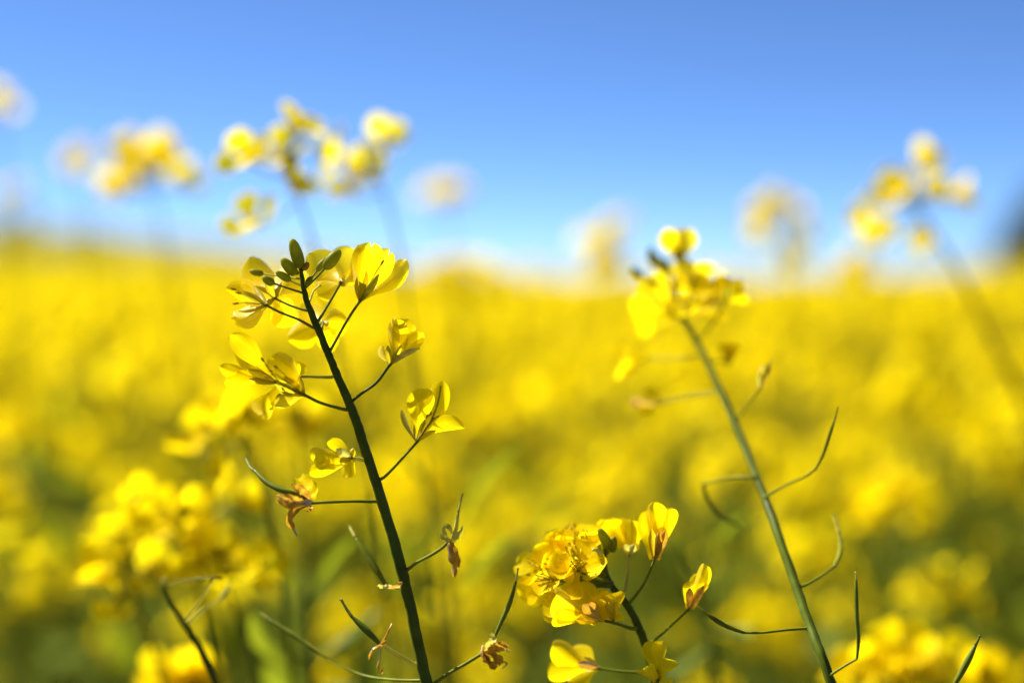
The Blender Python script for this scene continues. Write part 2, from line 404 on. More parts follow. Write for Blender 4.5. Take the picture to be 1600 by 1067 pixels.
# two flowers turned away to one side of the tip
P.stalk([(490, 512, 0), (468, 500, -2), (440, 489, -5), (414, 476, -7)], 2.0)
P.flower((416, 477, -7), [((366, 484, -3), 34, dict(face=72, bend=.12)), ((352, 452, 6), 40, dict(face=-30, cup=.3)), ((362, 500, 10), 38, dict(face=25)), ((384, 436, 12), 38, dict(face=20))],
         [((372, 486, -6), 12, dict(face=60)), ((380, 455, -6), 11), ((396, 446, 0), 11)], [(366, 452, -9), (374, 458, -7), (370, 474, -8)], seed=1)
P.stalk([(479, 485, 0), (455, 478, 2), (429, 466, 4)], 1.9)
P.flower((428, 466, 4), [((392, 402, 18), 52, dict(face=15)), ((470, 410, 20), 50, dict(face=-12)), ((380, 462, 22), 44, dict(face=10)), ((462, 506, 20), 50, dict(face=-15))],
         [((399, 447, 3), 16, dict(face=20)), ((416, 438, 1), 12), ((440, 440, 8), 11), ((408, 478, 3), 13, dict(face=30))], seed=2)
# flower seen from behind
P.stalk([(497, 502, 0), (514, 474, 2), (532, 443, 4)], 2.1)
P.flower((532, 442, 4), [((553, 386, 13), 58, dict(face=8, cup=.1)), ((480, 398, 14), 54, dict(face=-10, cup=.12)), ((493, 452, 11), 44, dict(face=14)), ((586, 424, 12), 44, dict(face=-14))],
         [((538, 432, 9), 9), ((524, 434, 9), 8), ((541, 447, 8), 8)], seed=3)
# flower behind the stem
P.stalk([(500, 526, 3), (503, 515, 10), (505, 502, 16)], 1.9)
P.flower((505, 502, 16), [((452, 534, 24), 48, dict(face=10)), ((544, 505, 24), 52, dict(face=-12)), ((470, 476, 25), 44, dict(face=15)), ((522, 548, 27), 40, dict(face=-12))], [((495, 512, 14), 9), ((514, 508, 14), 9)], seed=4)
# tall half-closed flower in profile
P.stalk([(514, 551, 0), (527, 528, 0), (544, 498, -1), (562, 471, -2)], 2.2)
P.flower((562, 470, -2), [((582, 380, -6), 50, dict(face=14, bend=-.05, cup=.25, notch=.08)), ((612, 392, 2), 44, dict(face=35, bend=-.08, notch=.1)), ((636, 409, 3), 36, dict(face=-22, bend=.12, curl=-.06)), ((560, 384, 10), 42, dict(face=-20))],
         [((573, 424, -5), 13, dict(face=10)), ((592, 428, -5), 13, dict(face=-25, mat='bud')), ((558, 432, -1), 10, dict(face=40)), ((584, 432, 3), 11)], [(596, 412, -3)], seed=5)
# right, small cupped flower
P.stalk([(546, 630, 0), (563, 616, 0), (588, 598, -1), (609, 570, -2)], 2.3, 'stem')
P.flower((610, 569, -2), [((620, 498, -4), 34, dict(face=-18, bend=.06, cup=.3)), ((640, 499, 3), 40, dict(face=16, bend=-.06)), ((660, 520, 2), 28, dict(face=30, bend=-.12, curl=-.06)), ((600, 540, 8), 20, dict(face=40))],
         [((657, 544, -5), 11, dict(face=30, mat='pale', bend=.12)), ((606, 540, -4), 10, dict(face=20)), ((628, 538, -5), 9)], seed=6)
# left pair
P.stalk([(518, 589, 0), (495, 589, -2), (466, 589, -4), (431, 597, -3)], 2.1, 'pale')
P.flower((431, 597, -3), [((358, 526, -6), 38, dict(face=-20, bend=.05, curl=.06, cup=.3)), ((344, 572, -6), 26, dict(face=18, cup=.2)), ((352, 597, -4), 30, dict(face=-30, curl=-.05)), ((372, 538, 6), 34, dict(face=25))],
         [((386, 577, -6), 14, dict(mat='sepal')), ((388, 592, -7), 11, dict(face=20)), ((398, 568, -2), 10)], [(411, 563, -8)], seed=7)
P.stalk([(542, 640, 0), (520, 635, -2), (498, 628, -4), (474, 616, -6)], 2.4, 'stalk')
P.flower((474, 616, -6), [((428, 556, -12), 46, dict(face=25, bend=-.14, curl=.06, cup=.2)), ((474, 568, -8), 28, dict(face=20, base=(455, 598, -8), claw=.4)), ((404, 652, -16), 36, dict(face=-10, bend=.22, curl=-.12, notch=.1, base=(440, 600, -10), claw=.3)), ((428, 634, -2), 26, dict(face=-20, mat='sepal', claw=.5))],
         [((430, 600, -14), 16, dict(face=10)), ((444, 588, -12), 14, dict(face=-15)), ((436, 612, -12), 12, dict(face=20)), ((462, 584, -6), 13)],
         [(424, 580, -16), (418, 590, -15), (432, 574, -14), (428, 586, -17)], style=[(440, 600, -14), (414, 568, -15)], seed=8)
# right, open flower with a dark style
P.stalk([(596, 748, 0), (614, 732, -1), (634, 710, -2), (652, 690, -3)], 2.1)
P.flower((652, 689, -3), [((663, 608, -8), 44, dict(face=16, bend=.04, cup=.22, mat='petal')), ((692, 596, 6), 40, dict(face=-15, cup=.12)), ((724, 660, -6), 34, dict(face=35, bend=.14, curl=-.08)), ((628, 640, 2), 10, dict(face=40, bend=.1, mat='filament', claw=.5))],
         [((682, 672, -8), 9, dict(face=20)), ((664, 655, -7), 9), ((648, 662, 0), 9)], [(672, 648, -12), (683, 651, -12), (676, 656, -10), (667, 652, -8)], style=[(672, 660, -10), (684, 630, -10), (689, 603, -10)], seed=9)
# left, drooping two-lobed flower
P.stalk([(570, 718, 0), (560, 717, -3), (548, 715, -5)], 2.6, 'pale')
P.flower((549, 715, -5), [((484, 706, -10), 26, dict(face=20, bend=.1, claw=.55, start=.05)), ((484, 740, -9), 26, dict(face=-25, bend=-.06, claw=.5, start=.05)), ((540, 746, -6), 22, dict(face=15, claw=.6)), ((512, 690, -4), 24, dict(face=-30, claw=.5))],
         [((524, 702, -9), 14, dict(mat='pale')), ((552, 700, -4), 10, dict(mat='petal')), ((530, 722, -9), 12)], seed=10)
# withered flower with a young pod
P.stalk([(586, 783, 0), (555, 783, -2), (520, 784, -4), (485, 786, -6)], 2.4)
P.pod([(484, 784, -6), (462, 772, -8), (436, 764, -7), (415, 752, -4), (398, 735, 0)], 4.4, [(391, 730, 4), (384, 716, 16)], bmat='pod')
P.withered((483, 786, -6), [([(484, 786, -6), (462, 796, -9), (452, 812, -9), (458, 826, -8), (463, 838, -9)], 5), ([(484, 784, -7), (462, 788, -12), (440, 786, -12), (430, 780, -11)], 7), ([(484, 783, -5), (472, 766, -9), (456, 757, -10)], 6), ([(482, 788, -8), (458, 778, -13), (432, 772, -11)], 4),
                           ([(487, 778, 2), (482, 758, 6), (466, 742, 14)], 12, 'petal'), ([(484, 790, -4), (486, 794, -6), (480, 798, -8)], 4)], 20)
# pale spent flower
P.stalk([(637, 889, 0), (652, 878, -2), (680, 863, -5), (704, 845, -7)], 2.4)
P.pod([(706, 844, -7), (712, 826, -8), (716, 800, -8)], 3.4, [(719, 786, -8), (722, 774, -8)], mat='pale', bmat='pale')
P.withered((705, 846, -7), [([(705, 846, -8), (696, 838, -11), (692, 826, -11), (700, 822, -10), (706, 834, -9)], 3.5, 'pale'), ([(706, 846, -8), (714, 836, -10), (723, 822, -10)], 5, 'pale'), ([(704, 848, -8), (706, 866, -10), (712, 884, -10), (710, 902, -9)], 7), ([(705, 848, -6), (714, 866, -7), (716, 886, -8)], 4), ([(703, 846, -9), (694, 842, -9), (690, 834, -8)], 4, 'pale')], 30)
# young pod lying behind the stem
P.stalk([(632, 918, 4), (618, 918, 9), (605, 914, 13)], 2.4, 'pale')
P.pod([(604, 915, 13), (592, 896, 14), (574, 868, 17), (556, 840, 20)], 5.0, [(550, 830, 22), (546, 822, 24)], mat='stalk')
P.withered((604, 915, 12), [([(604, 916, 11), (596, 918, 8), (592, 914, 6)], 4, 'pale'), ([(605, 917, 8), (616, 916, 2), (628, 910, -9)], 3.5)], 40)
# curved pod with hanging withered threads
P.stalk([(650, 1038, 0), (632, 1028, -3), (612, 1016, -5), (595, 1006, -7)], 2.6, 'pale')
P.pod([(594, 1006, -7), (580, 992, -7), (566, 978, -6), (549, 962, -5)], 5.2, [(542, 952, -4), (534, 938, -3)])
P.withered((595, 1006, -7), [([(594, 1008, -9), (582, 1016, -11), (577, 1030, -11)], 2.5), ([(596, 1008, -9), (594, 1028, -11), (591, 1044, -11), (596, 1050, -10), (598, 1040, -9)], 2.2), ([(596, 1004, -8), (604, 992, -6), (612, 974, 0)], 1.6), ([(593, 1006, -10), (600, 1004, -10), (603, 1000, -9)], 3)], 50)
# long thin pod reaching back
P.stalk([(668, 1062, 2), (620, 1062, 10), (565, 1054, 20), (510, 1028, 28)], 2.2)
P.pod([(510, 1028, 28), (480, 1006, 32), (450, 986, 36), (420, 967, 40)], 3.6, [(408, 958, 42)])
# orange withered flower with an upright pod
P.stalk([(672, 1072, 0), (700, 1052, -2), (728, 1036, -3), (754, 1020, -4)], 2.6)
P.pod([(772, 996, -5), (784, 970, -5), (797, 940, -5), (806, 908, -5)], 3.6, [(808, 898, -5), (809, 890, -5)])
P.withered((760, 1010, -4), [([(758, 1012, -6), (764, 1000, -9), (774, 994, -9)], 8, 'pale'), ([(757, 1014, -7), (772, 1022, -10), (784, 1038, -10)], 7), ([(758, 1012, -7), (776, 1012, -11), (796, 1018, -10)], 5), ([(757, 1016, -6), (764, 1032, -9), (776, 1044, -9)], 6), ([(760, 1010, -5), (778, 1004, -6), (794, 1010, -6)], 4), ([(756, 1010, -5), (756, 1022, -8), (762, 1034, -8)], 6), ([(780, 1030, -10), (792, 1036, -10), (784, 1046, -9)], 1.6)], 60)

# ---- second plant: long bare stem with thin pods, its head further back
DEEP = 0.3
def bm(y): return max(-6.0, (1010 - y) * 0.17)
B = Plant('rapeseed_plant', 'rapeseed plant with long bare stem and thin upturned pods, its flowering head softly blurred', [
    (x, y, bm(y), hw) for x, y, hw in [(1303, 1080, 7.6), (1284, 1025, 7.4), (1262, 968, 7.2), (1240, 905, 7.0), (1215, 832, 6.7), (1191, 766, 6.3), (1165, 700, 6.0), (1140, 642, 5.6), (1112, 580, 5.2), (1088, 532, 4.8), (1066, 494, 4.2), (1052, 455, 3.2), (1046, 425, 2.2)]], sides=14)
B.stalk([(1196, 776, 38), (1230, 757, 34), (1256, 745, 30), (1274, 732, 26)], 2.0)
B.pod([(1274, 732, 26), (1287, 708, 22), (1298, 675, 20), (1305, 655, 19)], 2.8, [(1309, 638, 18)], bmat='pod')
B.stalk([(1174, 745, 44), (1140, 746, 50), (1098, 756, 58)], 2.0)
B.pod([(1098, 756, 58), (1106, 780, 64), (1126, 806, 68), (1152, 820, 70)], 4.4, [(1160, 822, 72)], mat='stalk')
B.stalk([(1258, 914, 16), (1282, 900, 22), (1304, 884, 30)], 2.0)
B.pod([(1304, 884, 30), (1313, 862, 36), (1312, 836, 42)], 4.0, [(1304, 808, 46)], mat='stalk')
B.stalk([(1260, 981, 5), (1225, 984, 2), (1190, 988, 0), (1162, 988, 0)], 2.0)
B.pod([(1162, 988, 0), (1140, 980, 2), (1118, 968, 5), (1098, 953, 9)], 3.6, [(1086, 944, 12)])
B.stalk([(1298, 1054, -6), (1316, 1042, -7), (1339, 1029, -8)], 1.9)
B.pod([(1339, 1029, -8), (1341, 1000, -8), (1339, 965, -8), (1338, 925, -8), (1338, 905, -8)], 3.2, [(1337, 896, -8)])
B.stalk([(1150, 656, 62), (1166, 636, 54), (1186, 608, 46)], 1.6)
B.pod([(1186, 608, 46), (1193, 592, 44), (1200, 574, 42)], 2.0, [(1206, 562, 41)])
B.withered((1187, 606, 45), [([(1187, 606, 44), (1186, 590, 42), (1192, 572, 42)], 2.2, 'pale'), ([(1188, 606, 44), (1197, 592, 42), (1204, 568, 42)], 2.4), ([(1187, 604, 46), (1193, 588, 46), (1199, 566, 46)], 2.2, 'pod')], 70)
B.stalk([(1122, 612, 68), (1080, 618, 74), (1036, 628, 80)], 2.0)
B.flower((1036, 628, 80), [((985, 622, 84), 34, dict(face=60, mat='wither')), ((996, 640, 80), 30, dict(face=30)), ((1004, 612, 86), 30, dict(face=-30))], [((1018, 636, 80), 10)], seed=21)
B.stalk([(1092, 532, 80), (1112, 508, 76), (1134, 472, 72)], 2.0)
B.flower((1134, 472, 72), [((1168, 462, 70), 40, dict(face=20)), ((1122, 430, 76), 42, dict(face=-15)), ((1158, 434, 80), 40), ((1108, 462, 80), 36, dict(face=20))], [((1140, 448, 68), 11, dict(mat='bud')), ((1128, 452, 70), 10)], seed=22)
B.stalk([(1058, 470, 90), (1060, 440, 88), (1062, 414, 86)], 2.2)
B.flower((1062, 414, 86), [((1040, 358, 84), 40, dict(face=12)), ((1076, 356, 86), 42, dict(face=-14)), ((1058, 356, 92), 38), ((1050, 366, 80), 36, dict(face=30))], [((1056, 386, 82), 14, dict(mat='bud')), ((1068, 386, 82), 14, dict(mat='bud'))], seed=23)
B.stalk([(1048, 440, 96), (1034, 424, 94), (1022, 414, 93)], 1.7); B.bud((1023, 415, 93), (1014, 386, 92), 9); B.bud((1034, 424, 94), (1024, 396, 95), 7, 'pale')
B.stalk([(1050, 450, 96), (1020, 440, 92), (1002, 432, 90)], 1.7); B.bud((1003, 433, 90), (986, 418, 90), 8); B.bud((1046, 428, 96), (1036, 402, 97), 8); B.bud((1030, 442, 95), (1008, 444, 93), 7)
for i, (x, y, m, tx, ty, tm) in enumerate([(1030, 470, 96, 985, 450, 104), (1080, 452, 84, 1100, 412, 88), (1072, 492, 84, 1062, 440, 78), (1100, 470, 90, 1116, 440, 96), (1028, 486, 104, 992, 482, 110), (1050, 452, 106, 1020, 408, 118), (1096, 448, 100, 1090, 410, 106)]):
    B.stalk([(1066 + i, 500 - 3 * i, 88), ((1066 + x) / 2, (500 + y) / 2, (88 + m) / 2), (x, y, m)], 1.9)
    flower_at(B.root, A(x, y, m), A(tx, ty, tm) - A(x, y, m), .8, True, 200 + i)
B.stalk([(1100, 556, 76), (1060, 560, 84), (1012, 560, 92)], 1.8); flower_at(B.root, A(1012, 560, 92), A(960, 560, 92) - A(1012, 560, 92), .95, False, 211)
B.stalk([(1106, 568, 76), (1124, 562, 84), (1138, 570, 92)], 1.8); flower_at(B.root, A(1138, 570, 92), Vector((0.1, .3, 1)), .6, False, 212)

DEEP = 0.0
# ---- third plant: dense low flower head
C = Plant('rapeseed_plant', 'short rapeseed plant whose dense yellow head crowds a dark bud, between two sharp stems', [
    (1026, 1090, 22, 6.6), (1018, 1040, 20, 6.4), (1009, 1008, 18, 6.2), (996, 975, 16, 6.0), (980, 945, 14, 5.6), (962, 924, 12, 5.0), (948, 900, 12, 4.0), (945, 872, 13, 2.8), (946, 856, 14, 1.8)], sides=12)
C.stalk([(981, 945, 14), (1002, 918, 10), (1014, 895, 8), (1023, 874, 7)], 2.2)
C.flower((1023, 873, 7), [((1024, 785, 4), 36, dict(face=-12, cup=.3, claw=.5, start=.05)), ((1052, 794, 6), 34, dict(face=20, claw=.5, start=.05, curl=-.04)), ((1012, 796, 9), 32, dict(face=25, claw=.5)), ((1036, 796, 12), 34, dict(face=-15))], [((1040, 828, 3), 18, dict(mat='wither')), ((1018, 826, 4), 14, dict(mat='sepal')), ((1030, 830, 2), 13, dict(mat='wither', face=-20))], seed=31)
C.stalk([(974, 932, 14), (979, 905, 12), (983, 868, 12)], 2.6, 'pale')
C.flower((983, 866, 12), [((946, 812, 14), 46, dict(face=12)), ((988, 812, 12), 46, dict(face=-14)), ((966, 808, 22), 44), ((996, 838, 18), 30, dict(face=20))], [((976, 850, 9), 13, dict(mat='pale')), ((992, 850, 9), 13, dict(mat='pale'))], seed=32)
C.bud((954, 858, 12), (936, 826, 8), 8.5); C.bud((956, 862, 12), (960, 838, 10), 7); C.bud((940, 868, 10), (926, 858, 6), 6, 'pale'); C.bud((946, 866, 14), (950, 844, 18), 6)
for i, (x, y, m, tx, ty, tm, sc) in enumerate([(905, 872, 12, 880, 840, 4, 1.05), (880, 890, 14, 840, 872, 6, 1.1), (862, 905, 12, 828, 905, 2, 1.05), (918, 858, 18, 905, 820, 14, 1.0), (895, 850, 24, 890, 818, 22, 1.0), (935, 850, 22, 930, 815, 24, .95), (872, 925, 16, 850, 940, 6, .9), (852, 885, 22, 828, 872, 20, .95), (905, 892, 6, 890, 868, -4, .9)]):
    C.stalk([(955, 910, 12), ((955 + x) / 2, (905 + y) / 2 + 6, (12 + m) / 2 - 3), (x, y, m)], 1.9)
    flower_at(C.root, A(x, y, m), A(tx, ty, tm) - A(x, y, m), sc * .76, True, 300 + i)
C.pod([(956, 916, 10), (930, 912, 10), (905, 908, 9), (882, 900, 9)], 5.4, [(872, 895, 10)])
C.stalk([(990, 982, 14), (965, 974, 8), (938, 968, 4)], 2.6)
C.flower((936, 968, 3), [((868, 930, -8), 48, dict(face=20, cup=.35, claw=.4, start=.05)), ((862, 966, -8), 34, dict(face=-20, curl=-.05, claw=.4)), ((944, 920, 8), 46, dict(face=20, claw=.5)), ((900, 912, 6), 44, dict(face=-10, claw=.4))], [((910, 944, -8), 16, dict(mat='wither')), ((922, 940, -6), 14, dict(mat='wither')), ((900, 968, -7), 14, dict(mat='petal')), ((962, 940, 4), 20, dict(mat='petal'))], seed=33)
C.flower((958, 968, 6), [((964, 926, 0), 36, dict(face=20, claw=.5)), ((930, 930, 2), 36, dict(face=-20, claw=.5)), ((970, 956, 6), 26, dict(face=10, claw=.5))], [((950, 940, -2), 14)], seed=34)
C.stalk([(1012, 1008, 18), (1040, 985, 14), (1076, 952, 10)], 2.0, 'stalk')
C.flower((1077, 950, 10), [((1102, 882, 6), 24, dict(face=-14, cup=.4, claw=.6, start=.02, mat='petal')), ((1080, 908, 4), 20, dict(face=20, claw=.6, start=.02)), ((1106, 912, 8), 22, dict(face=40, claw=.6, start=.02)), ((1092, 896, 12), 24, dict(claw=.6, start=.02))], [((1100, 915, 3), 13, dict(mat='wither')), ((1078, 918, 4), 12, dict(mat='wither'))], seed=35)
C.stalk([(1016, 1030, 18), (1018, 1048, 8), (1026, 1062, 0)], 2.2)
C.flower((1028, 1064, -2), [((1026, 1002, -6), 40, dict(face=12, claw=.4, cup=.3)), ((1050, 1030, -8), 32, dict(face=20, claw=.5, curl=-.06)), ((1004, 1046, -10), 30, dict(face=-25, claw=.5)), ((1042, 1074, -10), 30, dict(face=15, claw=.5))], [((1030, 1040, -3), 10)], seed=36)
C.stalk([(1016, 1050, 20), (978, 1049, 20), (936, 1044, 20)], 2.2)
C.flower((935, 1043, 20), [((862, 1008, 18), 44, dict(face=18)), ((856, 1052, 18), 44, dict(face=-20)), ((888, 1066, 22), 40, dict(face=15)), ((892, 1012, 30), 40)], [((902, 1036, 14), 14, dict(mat='wither')), ((912, 1026, 20), 12)], seed=37)

# ------------------------------------------------------------------ softly blurred plants that can be told apart
GREEN_LEAF = None
def leaf_geo(base, tip, w, bend=.15, seed=0):
    return petal(base, tip, w, random.Random(seed).uniform(-40, 40), bend, .12, -.1, .05, .25, 0.0, 8, 4, seed, tipw=.12)
def soft_plant(label, d, flowers, stem, hw=6.0, buds=True, scale=1.0, group=None, pods=0, closed=()):
    """flowers: (px, py[, extra distance m]); stem: px points, top first; d = distance of the plant"""
    rg = random.Random(hash(label) & 0 or int(sum(ord(c) * (i + 1) for i, c in enumerate(label))))
    n = len(stem); pts = []; scale *= .78 * (1.25 if d > .9 else 1)
    if d > .9: flowers = [(f_[0] + jx, f_[1] + jy, rg.uniform(-.03, .03)) for f_ in flowers for jx, jy in ((0, 0), (rg.uniform(-12, 12) / d, rg.uniform(-6, 14) / d))]
    for i, s in enumerate(stem):
        t = i / max(1, n - 1); r = (0.35 + .65 * min(1, t * 1.6 + .1)) * .00125 * hw / 6
        pts.append((W(s[0], s[1], d + (s[2] if len(s) > 2 else 0)), r))
    pts = pts[::-1]
    dirv = (pts[0][0] - pts[1][0]).normalized(); low = drop_to_ground(pts[0][0], dirv, pts[0][1], .0028)
    base = low[-1][0].copy(); base.z = height(base.x, base.y)
    root = thing('rapeseed_plant', label, 'rapeseed plant', base, group)
    obj('stem', tube(low[::-1] + spline(pts, 5), 8, 1), 'stem', root, base)
    top = pts[-1][0]; below = pts[-2][0]
    for i, fl in enumerate(flowers):
        c = W(fl[0], fl[1], d + (fl[2] if len(fl) > 2 else rg.uniform(-.012, .012)))
        out = (c - top); ax = (Vector((out.x, out.y, 0)) * 1.0 / max(.01, out.length) + Vector((rg.uniform(-.5, .5), rg.uniform(-1.3, -.3), rg.uniform(.2, 1.0)))).normalized()
        fb = c - ax * .006 * scale
        sp = top.lerp(below, min(.9, rg.uniform(.05, .25) + max(0, (top.z - fb.z)) / max(.02, (top - below).length) * .8))
        obj('flower_stalk', tube([(sp, .0007), (sp.lerp(fb, .6) - Z * .002, .0005), (fb, .0006)], 6, 3), 'stalk', root)
        flower_at(root, fb, ax, scale * rg.uniform(.95, 1.15), i not in closed, rg.randrange(9999), (2, 5, 5, 7))
    if buds:
        for i in range(5):
            e = top + Vector((rg.uniform(-.006, .006), rg.uniform(-.006, .006), rg.uniform(.004, .011)))
            obj('bud', bud_geo(top - Z * .001, e, .0016, 8), 'bud', root)
    dn = (below - top)
    for i in range(pods):
        s0 = top + dn * rg.uniform(.45, .95); a = rg.uniform(0, 6.28); dv = Vector((math.cos(a), math.sin(a) * .6, .45)).normalized()
        e = s0 + dv * .016; obj('flower_stalk', tube([(s0, .0007), (e, .0005)], 6, 2), 'stalk', root)
        obj('pod', pod_geo([e, e + (dv + Z * .4) * .012, e + (dv + Z * .9) * .022], .0011), 'pod', root)
    for i in range(2):
        s0 = low[1 + i][0]; a = rg.uniform(0, 6.28); dv = Vector((math.cos(a), math.sin(a), .5)).normalized()
        obj('leaf', leaf_geo(s0, s0 + dv * rg.uniform(.08, .13), .028, .12, i), 'leaf', root)
    return root
soft_plant('tall rapeseed plant just behind the sharp budded stem, five loose flowers against the sky', .63, [(470, 190), (384, 244), (436, 236), (466, 284), (391, 342)], [(452, 268), (470, 320), (490, 380), (510, 470), (545, 600), (575, 720)], scale=1.25, hw=4)
soft_plant('tall rapeseed plant behind the sharp budded stem, flowers in a spread trio against the sky', .69, [(522, 240), (602, 220), (545, 294), (572, 262)], [(578, 258), (602, 310), (626, 400), (640, 500), (660, 640)], scale=1.25, hw=4)
soft_plant('very blurred tall rapeseed plant with a slanting pale flower head and one stray flower', .98, [(196, 230), (258, 232), (240, 250), (215, 270), (190, 286), (178, 290), (290, 280)], [(232, 282), (246, 330), (264, 420), (290, 560), (310, 700)], scale=1.1)
soft_plant('faint tall rapeseed plant standing next to the slanting pale head, single pale flower cluster', 1.35, [(112, 250), (126, 240), (118, 258)], [(122, 262), (128, 330), (140, 460)])
soft_plant('faint rapeseed plant taller than all its neighbours', 1.3, [(2, 158), (-12, 150), (10, 166)], [(0, 170), (4, 250), (14, 400)])
soft_plant('faint low rapeseed head barely above the distant crest', 1.9, [(14, 300), (30, 296), (0, 304)], [(16, 306), (22, 370), (30, 470)])
soft_plant('lone rapeseed plant with a flat wide pale head above the field', 1.55, [(664, 302), (680, 300), (700, 296), (716, 300), (690, 304)], [(690, 312), (700, 360), (716, 460), (720, 560)], scale=1.05)
soft_plant('rapeseed plant with thick yellow stepped head beside the blurred head of the bare stem', 1.5, [(915, 372), (940, 366), (962, 350), (980, 345), (935, 390), (955, 385), (945, 405), (930, 415), (960, 410)], [(950, 380), (948, 430), (950, 520), (955, 600)])
soft_plant('rapeseed plant whose pale flowers form a ring with sky showing through', 1.25, [(1182, 345), (1192, 328), (1212, 315), (1232, 318), (1252, 335), (1262, 362), (1190, 365), (1240, 390), (1230, 405)], [(1222, 345), (1228, 390), (1236, 470), (1240, 560)])
soft_plant('tall leaning rapeseed plant with round pale flower discs, near the distant dark tree', .8, [(1442, 254), (1392, 296), (1405, 302), (1500, 306), (1456, 298), (1350, 340), (1374, 372), (1441, 384)], [(1424, 318), (1450, 352), (1500, 430), (1555, 540), (1590, 612), (1625, 720)], hw=8, closed=(0, 3, 4, 5, 6, 7), scale=1.4)
soft_plant('small faint rapeseed head under the round pale flower discs', 1.5, [(1336, 402), (1350, 410), (1325, 415), (1342, 425)], [(1338, 412), (1342, 450), (1350, 540)])
soft_plant('rapeseed plant with bright slanting flower head beside the withered pod of the sharp stem', .60, [(294, 694), (318, 664), (352, 644), (386, 636), (410, 648), (345, 742)], [(372, 668), (392, 700), (420, 800), (440, 900)], scale=1.18)
soft_plant('small rapeseed head glowing behind the withered flower of the sharp stem', .70, [(440, 648), (468, 646), (486, 652), (460, 664)], [(462, 660), (468, 720), (480, 850)])
soft_plant('rapeseed plant with ragged bright head over the pale split stem', .61, [(152, 890), (166, 862), (188, 834), (184, 930), (236, 886), (218, 782)], [(190, 880), (206, 920), (240, 1010), (260, 1090)], scale=1.18)
soft_plant('rapeseed plant with a compact four lobed bright head', .60, [(258, 806), (296, 798), (280, 822), (386, 778)], [(278, 818), (290, 860), (320, 960), (340, 1060)], scale=1.18)
soft_plant('rapeseed plant with a drooping bright head above the pale split stem, brown sepals below', .60, [(312, 874), (336, 862), (362, 882), (412, 884)], [(346, 888), (360, 930), (390, 1020), (410, 1090)], scale=1.18)
soft_plant('low rapeseed head, a broad bright mound between leafy stems', .64, [(230, 1058), (256, 1044), (276, 1036), (300, 1046), (318, 1060), (250, 1066), (282, 1064), (270, 1052), (300, 1070)], [(274, 1062), (282, 1100), (290, 1150)], scale=1.18)
soft_plant('low rapeseed plant with wide bright head at the foot of the bare stem', .62, [(1318, 1040), (1336, 1050), (1398, 1008), (1416, 1004), (1382, 1040), (1400, 1050), (1446, 1028), (1464, 1036), (1430, 1052), (1360, 1030)], [(1400, 1050), (1408, 1100), (1416, 1170)], scale=1.18)
soft_plant('low rapeseed plant with small bright head behind the slanting pod', .66, [(1534, 1046), (1548, 1052), (1520, 1056), (1500, 1024), (1540, 1066)], [(1536, 1062), (1540, 1110), (1550, 1180)], scale=1.18)
soft_plant('rapeseed plant with rounded yellow head beyond the upright pods of the bare stem', .92, [(1345, 788), (1362, 772), (1380, 764), (1398, 760), (1412, 772), (1372, 790), (1355, 802)], [(1380, 790), (1386, 850), (1396, 960)])
soft_plant('rapeseed plant with yellow head low behind the orange withered flower', .85, [(690, 990), (704, 1002), (680, 1006), (694, 1020)], [(694, 1012), (698, 1070), (704, 1160)])
soft_plant('bushy rapeseed plant forming a yellow mound above the crest behind the sharp stem', 1.7, [(665, 425), (690, 415), (712, 408), (735, 410), (758, 418), (780, 425), (700, 432), (745, 435), (722, 425)], [(724, 430), (726, 480), (730, 560)])
soft_plant('second bushy rapeseed plant in the yellow mound, a little lower than its neighbour', 1.9, [(640, 440), (660, 432), (682, 440), (770, 440), (792, 448), (810, 455), (740, 445)], [(720, 452), (722, 500), (730, 580)])

# the pod of a plant that stands beside the frame, and a pale split stem
E = Plant('rapeseed_plant', 'rapeseed plant showing a single sharp slanting green pod', [(1560, 1200, -6, 6), (1520, 1125, -5, 5), (1500, 1090, -4, 3.4), (1488, 1074, -4, 2.0)])
E.pod([(1488, 1074, -4), (1500, 1054, -4), (1514, 1028, -4), (1524, 1008, -4)], 5.0, [(1530, 995, -4)], bmat='pod')
Dp = Plant('rapeseed_plant', 'pale split rapeseed stem with thin bare stalks, flowers already dropped', [(356, 1110, 56, 5.6), (330, 1050, 56, 5.4), (305, 1000, 56, 5.0), (284, 968, 56, 4.4), (266, 938, 56, 3.6), (254, 914, 56, 2.2)])
Dp.stalk([(286, 972, 56), (308, 945, 52), (332, 908, 48)], 1.5, 'pale'); Dp.stalk([(256, 918, 56), (284, 908, 52), (330, 902, 48)], 1.8, 'stalk')
Dp.stalk([(290, 978, 56), (315, 954, 58), (342, 938, 62)], 1.5, 'pale'); Dp.pod([(332, 906, 48), (338, 903, 49), (346, 905, 50)], 3.0)
Dp.pod([(342, 938, 62), (352, 926, 64), (360, 912, 66)], 3.0); Dp.bud((254, 916, 56), (258, 900, 56), 4, 'pale')

